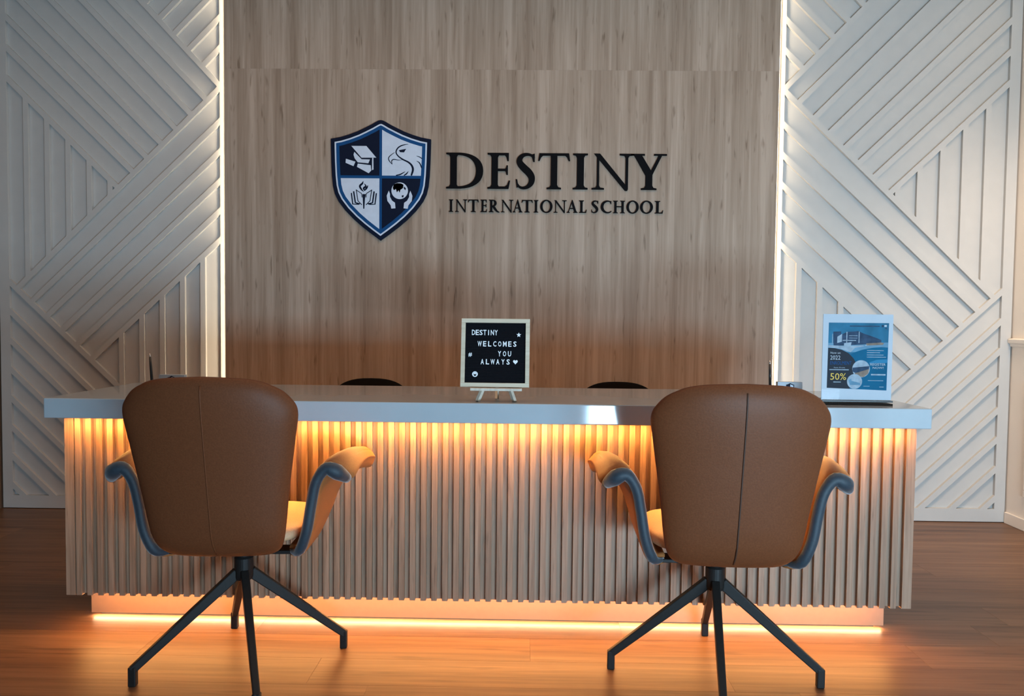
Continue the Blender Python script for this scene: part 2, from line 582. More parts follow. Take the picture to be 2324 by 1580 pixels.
def frame_moulding(name, y0, y1, z0, z1, wd=.035, d=.014):
    mb = MB()
    X0 = XR - d
    mb.box(X0, XR, y0, y1, z0, z0 + wd).box(X0, XR, y0, y1, z1 - wd, z1).box(X0, XR, y0, y0 + wd, z0 + wd, z1 - wd).box(X0, XR, y1 - wd, y1, z0 + wd, z1 - wd)
    structure(name, mb, M['cream_wall'], bevel=.004)


frame_moulding('trim_2', 2.75, 3.78, .17, .74)
frame_moulding('trim_3', 1.45, 2.5, .17, .74)
structure('baseboard_right', MB().box(XR - .012, XR, YF, YB - .03, 0, .06), M['cream_wall'], bevel=.003)


# ------------------------------------------------------------------ lattice wall panels
def lattice(label, fx):
    """fx maps the left panel's x; every rail and batten is its own piece, mitred against its neighbours"""
    root = empty('lattice_panel', (fx(-2.17), YB, 0), 0, label, 'wall panel')
    yb, yf, ym = YB - .0005, 3.941, 3.923
    xi0, xi1, zb = -2.737, -1.608, 0.072

    def piece(name, poly, y0=ym, y1=yf):
        if len(poly) < 3: return
        ar = sum(poly[i][0] * poly[(i + 1) % len(poly)][1] - poly[(i + 1) % len(poly)][0] * poly[i][1] for i in range(len(poly)))
        if abs(ar) < 4e-4: return
        poly = [(fx(a), b) for a, b in poly]
        MB().prism([poly], y0, y1).build(name, M['white_paint'], root, world=True, fix=True)
    piece('backing_board', [(-2.79, .004), (-1.589, .004), (-1.589, ZC), (-2.79, ZC)], yf, yb)
    piece('side_rail', [(-2.79, .004), (xi0, .004), (xi0, ZC), (-2.79, ZC)])
    piece('side_rail', [(xi1, .004), (-1.589, .004), (-1.589, ZC), (xi1, ZC)])
    piece('bottom_rail', [(xi0, .004), (xi1, .004), (xi1, zb), (xi0, zb)])
    Wd = 0.027

    def line(p, q):
        d = Vector((q[0] - p[0], q[1] - p[1])).normalized()
        n = Vector((-d.y, d.x))
        if n.y < 0: n = -n
        c = n.x * p[0] + n.y * p[1]
        return (n.x, n.y, c, d, Vector(p))

    def above(l): return (l[0], l[1], l[2] + Wd / 2)
    def below(l): return (-l[0], -l[1], -(l[2] - Wd / 2))
    def strip(l, cuts):
        n, d, p = Vector((l[0], l[1])), l[3], l[4]
        poly = [tuple(p + d * a + n * b) for a, b in ((-4, -Wd / 2), (4, -Wd / 2), (4, Wd / 2), (-4, Wd / 2))]
        for c in cuts + [(1, 0, xi0), (-1, 0, -xi1), (0, 1, zb), (0, -1, -ZC)]:
            poly = clip(poly, *c)
            if len(poly) < 3: return
        piece('batten', poly)
    Mn = line((-1.604, 2.243), (-2.70, 1.178))
    endA = [(-2.142, 1.707), (-2.061, 1.789), (-1.988, 1.867), (-1.912, 1.941), (-1.832, 2.016), (-1.755, 2.095), (-1.675, 2.174), (-1.608, 2.250)]
    stA = [(-2.737, 2.284), (-2.734, 2.440), (-2.732, 2.596), (-2.668, 2.694), (-2.503, 2.694), (-2.339, 2.695), (-2.189, 2.695), (-2.030, 2.696)]
    A = [line(a, b) for a, b in zip(stA, endA)]
    D0 = line((-2.733, 1.209), (-2.303, .800))
    for a in A: strip(a, [above(Mn)])
    strip(Mn, [above(D0)])
    # short battens in the upper corner
    for k in range(6):
        p = (-1.687 - .0785 * k, 2.364 + .0775 * k)
        strip(line(p, (p[0] + .5, p[1] + .505)), [above(A[7])])
    cF = [2.066, 1.909, 1.755, 1.600, 1.446]
    cD = [(-2.615, 1.116), (-2.536, 1.039), (-2.458, .963), (-2.381, .885), (-2.303, .809)]
    C = [line((-1.608, z), q) for z, q in zip(cF, cD)]
    for c in C: strip(c, [above(D0)])
    strip(D0, [])
    for k in range(1, 8):
        z = 1.209 - .1553 * k
        strip(line((-2.733, z), (-2.233, z - .485)), [])
    # uprights in the two triangles
    for x in (-2.638, -2.526, -2.415, -2.303, -2.193):
        strip(line((x, 0), (x + 1e-5, 1)), [below(A[0]), above(Mn)])
    for x in (-2.141, -2.031, -1.921, -1.812, -1.703):
        strip(line((x, 0), (x + 1e-5, 1)), [below(C[4]), above(D0)])
    return root


lattice('white lattice wall panel of slanting battens left of the wood wall', lambda x: x)
lattice('white lattice wall panel of slanting battens right of the wood wall', lambda x: 1.334 - (x + 1.608) * 1.018)

# ------------------------------------------------------------------ reception desk
DX0, DX1 = -1.492, 1.256
TX0, TX1, TY0, TY1, TZ0, TZ1 = -1.530, 1.279, 2.340, 2.900, 0.716, 0.780
SY, SZ0 = 2.385, 0.127
desk = empty('reception_desk', ((DX0 + DX1) / 2, 2.62, 0), 0, 'long reception desk with white stone top and vertical oak slats glowing from underneath', 'desk')
MB().box(TX0, TX1, TY0, TY1, TZ0, TZ1).build('countertop', M['stone'], desk, world=True, bevel=.003)
MB().box(DX0 + .012, DX1 - .012, SY + .015, TY1 - .04, SZ0 + .002, TZ0).build('carcass', M['core'], desk, world=True)
MB().box(-1.492, 1.238, 2.525, 2.80, 0.013, SZ0 + .002).build('plinth', M['plinth'], desk, world=True)
MB().box(-1.47, 1.215, 2.548, 2.78, 0.0, 0.013).build('plinth_base', M['black_plastic'], desk, world=True)
n_slat = 77
pitch = (DX1 - DX0 - .03) / n_slat
sm = MB().box(0, .0180, 0, .015, 0, TZ0 - SZ0).mesh('slat')
for i in range(n_slat):
    x = DX0 + .034 + pitch * i
    if x + .0195 > DX1 - .03: break
    link('slat', sm, M['slat'], desk, Vector((x, SY, SZ0)) - desk.location)
cm = MB().box(0, .030, 0, .032, 0, TZ0 - SZ0).mesh('corner_slat')
for x in (DX0, DX1 - .030):
    link('corner_slat', cm, M['slat'], desk, Vector((x, SY, SZ0)) - desk.location)
em = MB().box(0, .012, 0, .0195, 0, TZ0 - SZ0).mesh('side_slat')
for x in (DX0, DX1 - .012):
    for k in range(12):
        link('slat', em, M['slat'], desk, Vector((x, SY + .045 + k * pitch, SZ0)) - desk.location)
MB().box(DX0 + .02, DX1 - .02, TY0 + .006, TY0 + .014, TZ0 - .0003, TZ0 + .001).build('light_strip', M['led_warm'], desk, world=True)
MB().box(DX0 + .05, DX1 - .05, TY1 - .028, TY1 - .018, TZ0 - .006, TZ0).build('light_strip', M['assumed_led_rear'], desk, world=True)  # assumed rear strip, unseen, added to warm the lower wall
MB().box(-1.47, 1.215, SY + .05, SY + .062, SZ0 - .004, SZ0 + .002).build('light_strip', M['led_plinth'], desk, world=True)
MB().box(-1.487, 1.233, 2.528, 2.535, 0.0118, 0.0134).build('light_strip', M['led_floor'], desk, world=True)


# ------------------------------------------------------------------ armchairs
def cushion(mb, outline, thick, fn, power=6, rings=(0.0, .25, .5, .7, .82, .9, .95, .98, .995, 1.0), c=(0, 0)):
    """closed padded slab: outline in (a, b), fn(a, b, h) places a point h above the middle surface"""
    n = len(outline)
    vs, idx = [], {}
    for side in (1, -1):
        for ri, s in enumerate(rings):
            h = side * thick / 2 * math.sqrt(max(0.0, 1 - s ** power))
            if s == 1.0 and side == -1:
                idx[(side, ri)] = idx[(1, ri)]
                continue
            if s == 0.0:
                idx[(side, ri)] = [len(vs)] * n
                vs.append(fn(c[0], c[1], h))
                continue
            idx[(side, ri)] = list(range(len(vs), len(vs) + n))
            vs += [fn(c[0] + (a - c[0]) * s, c[1] + (b - c[1]) * s, h) for a, b in outline]
    fs = []
    for side in (1, -1):
        for ri in range(len(rings) - 1):
            A, B = idx[(side, ri)], idx[(side, ri + 1)]
            for k in range(n):
                k2 = (k + 1) % n
                q = (A[k], B[k], B[k2], A[k2])
                q = tuple(dict.fromkeys(q))
                fs.append(q if side == 1 else q[::-1])
    return mb.add(vs, fs)


BACK_HALF = [(0, .392), (.085, .392), (.132, .396), (.160, .414), (.175, .450), (.183, .495), (.189, .545), (.198, .61), (.209, .68), (.219, .745),
             (.2255, .79), (.2225, .815), (.213, .832), (.199, .849), (.184, .861), (.165, .871), (.138, .882), (.09, .890), (0, .894)]


def back_xyz(x, z, h):
    t = z - .41
    y = -.222 - .20 * t + .75 * x * x
    if z < .48: y += .022 * ((.48 - z) / .07) ** 2
    if z > .82: y += -.02 * ((z - .82) / .07) ** 2 * 0
    return (x, y + h, z + h * .18)


ARM = [(.160, .383), (.196, .390), (.221, .450), (.235, .530), (.248, .590), (.274, .627), (.304, .618), (.332, .586)]
ARM_R = [-.10, -.135, -.150, -.152, -.155, -.155, -.148, -.105]
ARM_F = [-.02, .018, .095, .142, .158, .162, .166, .120]


ARM_S = smooth_path([(a[0], a[1], r, f) for a, r, f in zip(ARM, ARM_R, ARM_F)], 12)


def arm_mesh(s):
    par = [0, .006, .025, .06, .12, .2, .3, .4, .5, .6, .7, .8, .88, .94, .975, .994, 1]
    nv = len(ARM_S)
    vpar = [i / (nv - 1) for i in range(0, nv, 2)]
    vpar = sorted(set([0, .006, .02] + vpar + [.98, .994, 1]))
    # exact samples
    def pt(u, v):
        f = v * (nv - 1)
        i = min(int(f), nv - 2)
        t = f - i
        x, z, yr, yf = (ARM_S[i][k] * (1 - t) + ARM_S[i + 1][k] * t for k in range(4))
        w5 = math.exp(-((v - .66) / .20) ** 2)
        lip = min(1, max(0, (v - .5) / .2))
        return Vector((x + .050 * u * w5 + .030 * u * v * v, yr + (yf - yr) * u, z + lip * (.055 * u * (1 - u) - .016 * u * u) + .020 * u * max(0, v - .85) / .15))
    vs, fs = [], []
    nu, nn = len(par), len(vpar)
    for side in (1, -1):
        for v in vpar:
            for u in par:
                p = pt(u, v)
                e = .01
                du = pt(min(u + e, 1), v) - pt(max(u - e, 0), v)
                dv = pt(u, min(v + e, 1)) - pt(u, max(v - e, 0))
                n = du.cross(dv).normalized()
                m_ = max(abs(2 * u - 1) ** 14, abs(2 * v - 1) ** 40)
                h = (.017 + .006 * max(0, (v - .6) / .4)) * math.sqrt(max(0, 1 - m_))
                q = p + n * h * side
                vs.append((q.x * s, q.y, q.z))
    off = nu * nn
    for side, o in ((1, 0), (-1, off)):
        for j in range(nn - 1):
            for i in range(nu - 1):
                a = (o + j * nu + i, o + j * nu + i + 1, o + (j + 1) * nu + i + 1, o + (j + 1) * nu + i)
                fs.append(a if side == 1 else a[::-1])
    mb = MB().add(vs, fs)
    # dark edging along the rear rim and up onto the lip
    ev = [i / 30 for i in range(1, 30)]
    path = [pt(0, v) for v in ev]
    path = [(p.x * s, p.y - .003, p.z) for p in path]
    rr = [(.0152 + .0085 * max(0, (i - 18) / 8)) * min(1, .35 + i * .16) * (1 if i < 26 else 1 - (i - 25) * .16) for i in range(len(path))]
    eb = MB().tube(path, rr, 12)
    return mb, eb


def armchair(loc, rz, base_angle, label, seam_mat):
    root = empty('swivel_armchair', loc, rz, label, 'chair', 'cognac leather visitor armchairs')
    half = smooth_path(BACK_HALF, 3)
    outl = half + [(-a, b) for a, b in half[-2:0:-1]]
    mb = MB()
    cushion(mb, outl, .058, back_xyz, 7, c=(0, .66))
    back = mb.build('backrest', M['leather'], root, smooth=True, fix=True)
    pts = []
    for i in range(40):
        z = .415 + (.875 - .415) * i / 39
        s = abs(z - .66) / (.2335 if z > .66 else .268)
        h = -.029 * math.sqrt(max(0, 1 - min(1, s) ** 7))
        pts.append(Vector(back_xyz(0, z, h - .0006)))
    MB().tube(pts, .0022, 6).build('seam', seam_mat, back, smooth=True)
    # seat
    so = [(.208 * math.copysign(abs(math.cos(t)) ** .65, math.cos(t)),   .172 * math.copysign(abs(math.sin(t)) ** .65, math.sin(t))) for t in [2 * math.pi * k / 56 for k in range(56)]]
    mb = MB()
    cushion(mb, so, .046, lambda a, b, h: (a, b + .006, .434 + h + .010 * (b / .2) + (.012 * (abs(a) / .2) ** 2 if h > 0 else 0)), 6)
    mb.build('seat', M['leather_seat'], root, smooth=True, fix=True)
    for s in (-1, 1):
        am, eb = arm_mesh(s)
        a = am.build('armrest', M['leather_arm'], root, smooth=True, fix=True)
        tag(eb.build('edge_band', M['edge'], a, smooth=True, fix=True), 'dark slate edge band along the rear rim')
        MB().box(min(s * .10, s * .19), max(s * .10, s * .19), -.12, -.06, .376, .386).build('bracket', M['black_metal'], root, bevel=.002)
    MB().box(-.11, .11, -.11, .11, .377, .392).build('seat_plate', M['black_metal'], root, bevel=.004)
    # swivel base
    MB().lathe([(.019, .262), (.026, .266), (.028, .275), (.0275, .33), (.0215, .336), (.0215, .392)]).build('post', M['black_metal'], root, smooth=False)
    for k in range(4):
        q = base_angle - rz + k * math.pi / 2
        c, s_ = math.cos(q), math.sin(q)
        P = lambda r, z: (r * c, r * s_, z)
        mb = MB()
        mb.beam(P(.018, .286), P(.302, .044), .024, .032, .019, .022)
        mb.add([], [])
        mb.beam(P(.298, .055), P(.298, 0.0), .022, .020, .022, .020)
        mb.build('leg', M['black_metal'], root, bevel=.003)
    return root


armchair((-.828, 2.181, 0), rad(3), rad(26.5), 'cognac leather swivel armchair on the left, its thin central seam raised', M['leather'])
armchair((.566, 2.158, 0), rad(-3), rad(-9), 'cognac leather swivel armchair on the right, its central seam dark and stitched', M['seam'])


# ------------------------------------------------------------------ task chairs behind the desk
def task_chair(x, y, top, label):
    root = empty('task_chair', (x, y, 0), 0, label, 'office chair', 'black office chairs behind the desk')
    o2 = [(.205 * math.copysign(abs(math.cos(t)) ** .75, math.cos(t)), top - .235 + .235 * math.copysign(abs(math.sin(t)) ** .62, math.sin(t))) for t in [2 * math.pi * k / 56 for k in range(56)]]
    mb = MB()
    cushion(mb, o2, .05, lambda a, b, h: (a, .20 - .6 * a * a + h + (b - top) * -.08, b), 6, c=(0, top - .235))
    mb.build('backrest', M['black_mesh'], root, smooth=True, fix=True)
    so = [(.235 * math.copysign(abs(math.cos(t)) ** .6, math.cos(t)), .225 * math.copysign(abs(math.sin(t)) ** .6, math.sin(t))) for t in [2 * math.pi * k / 40 for k in range(40)]]
    mb = MB()
    cushion(mb, so, .08, lambda a, b, h: (a, b - .05, .41 + h), 5)
    mb.build('seat', M['black_mesh'], root, smooth=True, fix=True)
    MB().tube([(0, .05, .37), (0, .24, .37), (0, .27, .42), (0, .25, .56)], .016, 8).build('back_support', M['black_plastic'], root, smooth=True)
    MB().lathe([(.045, .06), (.045, .09), (.028, .10), (.028, .24), (.016, .25), (.016, .37), (.07, .375), (.07, .385)], 20).build('gas_lift', M['black_plastic'], root)
    for k in range(5):
        q = rad(18 + 72 * k)
        P = lambda r, z: (r * math.cos(q), r * math.sin(q), z)
        leg = MB().beam(P(.03, .08), P(.27, .065), .04, .03, .028, .02).build('leg', M['black_plastic'], root, bevel=.004)
        MB().tube([(.27 * math.cos(q) - .02 * math.sin(q), .27 * math.sin(q) + .02 * math.cos(q), .027), (.27 * math.cos(q) + .02 * math.sin(q), .27 * math.sin(q) - .02 * math.cos(q), .027)], .027, 14).build('caster', M['black_plastic'], leg)
    return root


task_chair(-.690, 3.16, .771, 'black office chair behind the desk, left of the letter board')
task_chair(.424, 3.16, .768, 'black office chair behind the desk, right of the letter board')

# ------------------------------------------------------------------ lettering on the wall
def serif_glyphs():
    def rect(x0, x1, y0, y1): return [(x0, y0), (x1, y0), (x1, y1), (x0, y1)]
    def foot(xc, hw, sw, y):
        """bracketed foot serif centred on a stem of half width sw; y=0 bottom, 1 top"""
        d = 1 if y == 0 else -1
        return [(xc - hw, y), (xc + hw, y), (xc + hw, y + d * .028), (xc + sw + .035, y + d * .045), (xc + sw, y + d * .11), (xc - sw, y + d * .11), (xc - sw - .035, y + d * .045), (xc - hw, y + d * .028)]
    def stem(xc, w, h): return [rect(xc - w / 2, xc + w / 2, 0.01, .99), foot(xc, h, w / 2, 0), foot(xc, h, w / 2, 1)]
    def bez(p, q, r, s, n=10):
        return [tuple((1 - t) ** 3 * a + 3 * (1 - t) ** 2 * t * b + 3 * (1 - t) * t * t * c + t ** 3 * d for a, b, c, d in zip(p, q, r, s)) for t in [i / n for i in range(n + 1)]]
    G = {}
    outer = bez((.26, 1.0), (.72, 1.02), (1.04, .85), (1.04, .5)) + bez((1.04, .5), (1.04, .16), (.74, -.02), (.26, .0))[1:]
    inner = bez((.26, .05), (.66, .03), (.85, .2), (.85, .5)) + bez((.85, .5), (.85, .78), (.64, .97), (.26, .95))[1:]
    G['D'] = ([outer + inner] + stem(.2, .17, .2) + [rect(.2, .3, .95, 1.0), rect(.2, .3, 0, .05)], 1.04)
    G['E'] = (stem(.2, .17, .2) + [rect(.2, .6, .95, 1), [(.60, 1), (.60, .79), (.575, .79), (.545, .90), (.50, .95)], rect(.2, .56, .505, .555), [(.575, .65), (.575, .40), (.55, .40), (.53, .48), (.49, .53), (.53, .58), (.55, .65)],
              rect(.2, .6, 0, .05), [(.64, .22), (.60, 0), (.48, .0), (.50, .05), (.57, .10), (.615, .22)]], .64)
    S_ = ribbon([(.515, .87, .05), (.46, .935, .05), (.34, .972, .06), (.20, .945, .09), (.105, .845, .135), (.11, .73, .165), (.22, .60, .185), (.37, .46, .19), (.455, .32, .17), (.44, .17, .14), (.34, .06, .09), (.21, .022, .06), (.10, .055, .05), (.045, .12, .045)], 5)
    G['S'] = ([S_, [(.53, .985), (.53, .77), (.505, .77), (.475, .88), (.44, .955)], [(.0, .26), (.03, .26), (.05, .15), (.09, .07), (.03, .04)]], .56)
    G['T'] = ([rect(.365, .535, .01, .97), foot(.45, .2, .085, 0), rect(.04, .86, .95, 1.0), [(.04, 1), (.03, 1.0), (.0, .80), (.025, .80), (.07, .90), (.13, .95)], [(.86, 1), (.87, 1.0), (.9, .80), (.875, .80), (.83, .90), (.77, .95)]], .9)
    G['I'] = (stem(.2, .18, .2), .4)
    G['N'] = ([rect(.135, .185, .01, .9), foot(.16, .17, .025, 0), [(.06, 1.0), (.21, 1.0), (1.0, .06), (1.0, -.03), (.945, -.03), (.12, .93)], rect(.955, 1.015, .0, .99), foot(.985, .2, .03, 1)], 1.19)
    G['Y'] = ([rect(.40, .57, .01, .47), foot(.485, .2, .085, 0), [(.08, .985), (.27, .985), (.57, .47), (.40, .40)], [(.76, .985), (.83, .985), (.57, .42), (.50, .45)], rect(0, .36, .97, 1.0), rect(.62, .95, .97, 1.0)], .95)
    G['A'] = ([[(.10, .01), (.15, .01), (.50, .93), (.47, 1.03)], [(.47, 1.03), (.52, 1.03), (.91, .01), (.72, .01), (.42, .86)], rect(.25, .68, .32, .37), foot(.13, .13, .02, 0), foot(.81, .19, .08, 0)], 1.0)
    b_o = bez((.25, 1.0), (.55, 1.01), (.66, .9), (.66, .74)) + bez((.66, .74), (.66, .56), (.5, .46), (.25, .47))[1:]
    b_i = bez((.25, .52), (.42, .51), (.48, .6), (.48, .74)) + bez((.48, .74), (.48, .88), (.42, .96), (.25, .95))[1:]
    G['R'] = ([b_o + b_i] + stem(.2, .17, .2) + [ribbon([(.36, .50, .16), (.55, .25, .17), (.70, .08, .12), (.86, .0, .05), (.92, .0, .03)], 4)], .92)
    o_o = [(.5 + .51 * math.cos(t), .5 + .53 * math.sin(t)) for t in [2 * math.pi * k / 40 for k in range(40)]]
    o_i = [(.5 + .325 * math.cos(t), .5 + .46 * math.sin(t)) for t in [2 * math.pi * k / 40 for k in range(40)]]
    G['O'] = ([(o_o, o_i)], 1.01)
    G['L'] = (stem(.2, .17, .2) + [rect(.2, .58, 0, .05), [(.64, .24), (.60, 0), (.46, .0), (.48, .05), (.56, .11), (.615, .24)]], .64)
    c_ = ribbon([(.80, .86, .05), (.70, .945, .06), (.56, .975, .08), (.38, .93, .12), (.20, .77, .17), (.125, .5, .19), (.20, .24, .17), (.38, .07, .12), (.57, .025, .08), (.73, .06, .06), (.84, .15, .045)], 5)
    G['C'] = ([c_, [(.82, .98), (.82, .74), (.795, .74), (.76, .86), (.70, .95)]], .86)
    G['H'] = (stem(.2, .17, .2) + stem(.84, .17, .2) + [rect(.2, .84, .49, .545)], 1.04)
    return G


GL = serif_glyphs()


def wall_letter(ch, x0, x1, z0, z1, depth, parent, ox, oz, fat=0.0):
    polys, wd = GL[ch]
    step = 0.0
    mb = MB()
    T = lambda p: (x0 + p[0] / wd * (x1 - x0) - ox, z0 + p[1] * (z1 - z0) - oz)
    for pl in polys:
        src = [list(l) for l in pl] if isinstance(pl, tuple) else [list(pl)]
        out = []
        for k, l in enumerate(src):
            a2 = sum(l[i][0] * l[(i + 1) % len(l)][1] - l[(i + 1) % len(l)][0] * l[i][1] for i in range(len(l)))
            if a2 < 0: l = l[::-1]
            out.append(inset(l, -fat if k == 0 else fat))
        step += .00012
        mb.prism([[T(p) for p in l] for l in out], -.004 - depth - step, -.004)
    # stand-off studs
    zc = (z0 + z1) / 2
    o = mb.build('letter', M['letter_black'], parent, fix=True)
    return o


K = WOODY / 3.93        # sizes below were measured on a plane a little behind the veneer
def wx(px): return (-.415 + (px - 93) / (2250 - 93) * (.730 + .415)) * K
t1 = empty('wall_lettering', (.155, WOODY, 1.73), 0, 'large black serif letters spelling DESTINY on the wood wall', 'sign')
for ch, a, b, dz in [('D', 93, 452, 0), ('E', 500, 717, -1), ('S', 778, 968, -1), ('T', 998, 1305, -2), ('I', 1340, 1480, -2), ('N', 1528, 2000, -2), ('Y', 1905, 2252, -2)]:
    z0, z1 = 1.726 * 1.0, 1.909
    z0, z1 = (z0 - 1.05) * K + 1.05, (z1 - 1.05) * K + 1.05
    if ch == 'N':
        b = 1935
    wall_letter(ch, wx(a), wx(b), z0, z1, .006, t1, t1.location.x, t1.location.z, .008)
t2 = empty('wall_lettering', (.155, WOODY, 1.60), 0, 'smaller black serif letters spelling INTERNATIONAL SCHOOL under the big word', 'sign')
for ch, a, b in [('I', 120, 160), ('N', 183, 300), ('T', 310, 412), ('E', 432, 495), ('R', 515, 618), ('N', 635, 755), ('A', 752, 845), ('T', 838, 945), ('I', 958, 1000), ('O', 1022, 1140), ('N', 1155, 1280), ('A', 1283, 1388), ('L', 1403, 1476),
                 ('S', 1524, 1592), ('C', 1612, 1722), ('H', 1738, 1852), ('O', 1870, 1987), ('O', 2004, 2126), ('L', 2147, 2226)]:
    z0, z1 = (1.604 - 1.05) * K + 1.05, (1.667 - 1.05) * K + 1.05
    wall_letter(ch, wx(a), wx(b), z0, z1, .005, t2, t2.location.x, t2.location.z, .012)

# ------------------------------------------------------------------ shield crest
SU = .525 / 1160 * K                      # metres per unit of the drawing
shield = empty('shield_crest', (-.7595 * K, WOODY, (1.763 - 1.05) * K + 1.05), 0, 'navy and white shield crest mounted on the wood wall', 'sign')


def sp(x, y): return ((x - 690) * SU, -(y - 812) * SU)


half_s = [(690, 122), (716, 126), (745, 140), (800, 172), (880, 212), (960, 250), (1060, 288), (1160, 318), (1270, 338), (1268, 450), (1264, 600), (1256, 760), (1244, 880), (1222, 970), (1180, 1055), (1100, 1160), (1000, 1262), (900, 1348), (800, 1425), (690, 1505)]
full = [sp(*p) for p in half_s] + [sp(1380 - x, y) for x, y in half_s[-2:0:-1]]
full = full[::-1]
ar = sum(full[i][0] * full[(i + 1) % len(full)][1] - full[(i + 1) % len(full)][0] * full[i][1] for i in range(len(full)))
if ar < 0: full = full[::-1]
r_white, r_blue, r_field = inset(full, 44 * SU), inset(full, 62 * SU), inset(full, 100 * SU)
MB().prism([full], -.012, 0).build('backing_plate', M['navy'], shield, fix=True)
MB().prism([r_white], -.0132, -.012).build('white_border', M['sign_white'], shield, fix=True)
MB().prism([r_blue], -.0142, -.0132).build('blue_field', M['sign_blue'], shield, fix=True)
xv0, xv1 = sp(676, 0)[0], sp(706, 0)[0]
zh0, zh1 = sp(0, 790)[1], sp(0, 757)[1]
for sx, sz, mt in ((-1, 1, 'navy'), (1, 1, 'sign_white'), (-1, -1, 'sign_white'), (1, -1, 'navy')):
    pl = clip(r_field, sx, 0, sx * (xv0 if sx < 0 else xv1))
    pl = clip(pl, 0, sz, sz * (zh1 if sz > 0 else zh0))
    MB().prism([pl], -.0150, -.0142).build('quarter', M[mt], shield, fix=True)


def emblem(name, polys, mt):
    mb = MB()
    for i, p in enumerate(polys):
        mb.prism([[sp(*q) for q in l] for l in p] if isinstance(p, tuple) else [[sp(*q) for q in p]], -.0156 - .00006 * i, -.0150)
    mb.build(name, M[mt], shield, fix=True)


def arc(cx, cy, r, a0, a1, n=24): return [(cx + r * math.cos(rad(a0 + (a1 - a0) * i / n)), cy + r * math.sin(rad(a0 + (a1 - a0) * i / n))) for i in range(n + 1)]


emblem('mortarboard', [[(350, 420), (525, 420), (640, 553), (468, 555)], [(385, 488), (470, 572), (566, 574), (548, 618), (425, 608), (388, 560), (376, 520)], [(592, 556), (606, 556), (608, 690), (590, 696)]], 'sign_white')
emblem('scroll', [[(288, 568), (398, 600), (376, 652), (284, 614)], [(425, 622), (575, 640), (582, 700), (552, 732), (416, 660)]], 'sign_white')
emblem('eagle_head', [ribbon([(1010, 396, 4), (940, 410, 12), (890, 440, 14), (868, 486, 14), (890, 530, 14), (945, 570, 16), (1010, 602, 18), (1050, 640, 22), (1064, 690, 24), (1045, 755, 18)], 5),
                      ribbon([(852, 492, 4), (812, 520, 8), (784, 550, 10), (788, 585, 10), (824, 628, 6)], 5), ribbon([(824, 628, 6), (818, 590, 10), (840, 572, 10), (890, 578, 7), (940, 576, 3)], 5),
                      [(900, 466), (985, 450), (960, 490), (915, 488)], ribbon([(1105, 530, 4), (1140, 542, 9), (1170, 562, 9)], 4), ribbon([(1105, 588, 3), (1140, 610, 12), (1166, 668, 12)], 4),
                      ribbon([(868, 754, 10), (920, 742, 14), (975, 710, 4)], 4), ribbon([(960, 754, 10), (990, 735, 14), (1012, 706, 3)], 4)], 'navy')
emblem('torch_and_book', [[(478, 972), (520, 972), (510, 1020), (503, 1140), (490, 1140), (484, 1020)],
                          ribbon([(490, 822, 3), (478, 850, 20), (450, 880, 22), (470, 920, 18), (496, 944, 4)], 5), ribbon([(500, 850, 3), (520, 880, 18), (495, 905, 22), (505, 935, 5)], 5), ribbon([(545, 870, 3), (530, 900, 20), (505, 930, 12)], 5)]
       + [ribbon([(a, b, w_), (c_, d_, w_), (e, f, w_)], 1) for a, b, c_, d_, e, f, w_ in
          [(352, 960, 368, 1088, 440, 1088, 14), (378, 940, 398, 1070, 450, 1085, 16), (408, 920, 428, 1050, 474, 1095, 9), (408, 925, 470, 965, 476, 1010, 8),
           (642, 960, 626, 1088, 560, 1088, 14), (616, 940, 598, 1070, 545, 1085, 16), (588, 920, 568, 1050, 522, 1095, 9), (588, 925, 526, 965, 520, 1010, 8)]], 'navy')
emblem('globe', [arc(912, 930, 96, 0, 360, 36)[:-1]], 'sign_white')
emblem('globe_land', [[], ][:0] + [[(842, 860), (880, 842), (930, 846), (956, 862), (950, 900), (920, 920), (912, 955), (898, 925), (880, 950), (868, 910), (846, 925), (832, 900)], [(935, 985), (960, 980), (955, 1005), (938, 1006)], [(958, 880), (985, 900), (978, 925), (960, 905)]], 'navy')
for s in (-1, 1):
    F = lambda x: 911 - s * (x - 911)
    emblem('hand', [[(F(a), b) for a, b in [(786, 930), (800, 965), (800, 1000), (824, 1044), (858, 1068), (864, 1132), (816, 1136), (808, 1098), (770, 1048), (762, 988)]]], 'sign_white')

# ------------------------------------------------------------------ letter board on its easel
BX, BY, BZ = -.093, 2.405, .780
# pixels per metre there: 703 ; board leans back a little
easel = empty('tabletop_easel', (BX + .005, BY, BZ), 0, 'small pale wooden easel carrying the letter board on the counter', 'easel')
MB().box(-.083, .083, -.034, -.002, .0365, .0450).build('ledge', M['easel'], easel, bevel=.001)
for s in (-1, 1):
    MB().beam((s * .060, -.016, .0), (s * .045, .006, .038), .010, .012, .010, .012).beam((s * .045, .008, .038), (s * .008, .042, .20), .010, .010, .010, .010).build('leg', M['easel'], easel)
MB().beam((.0, .085, .0), (.0, .034, .19), .012, .010, .012, .010).build('rear_leg', M['easel'], easel)
MB().box(-.004, .004, -.010, .0, .010, .0365).build('peg', M['peg'], easel)
lb = empty('letter_board', (BX, BY, BZ + .0452), 0, 'square black felt letter board in a pale wooden frame on the easel', 'message board')
lb.rotation_euler = (rad(-8), 0, rad(-1.0))
H = .2225
fr = .0135
for nm, bx in (('frame_rail', (-H / 2, H / 2, -.016, 0, H - fr, H)), ('frame_rail', (-H / 2, H / 2, -.016, 0, 0, fr)), ('frame_rail', (-H / 2, -H / 2 + fr, -.016, 0, fr, H - fr)), ('frame_rail', (H / 2 - fr, H / 2, -.016, 0, fr, H - fr))):
    MB().box(*bx).build(nm, M['board_frame'], lb, bevel=.001)
felt = MB()
nr = 38
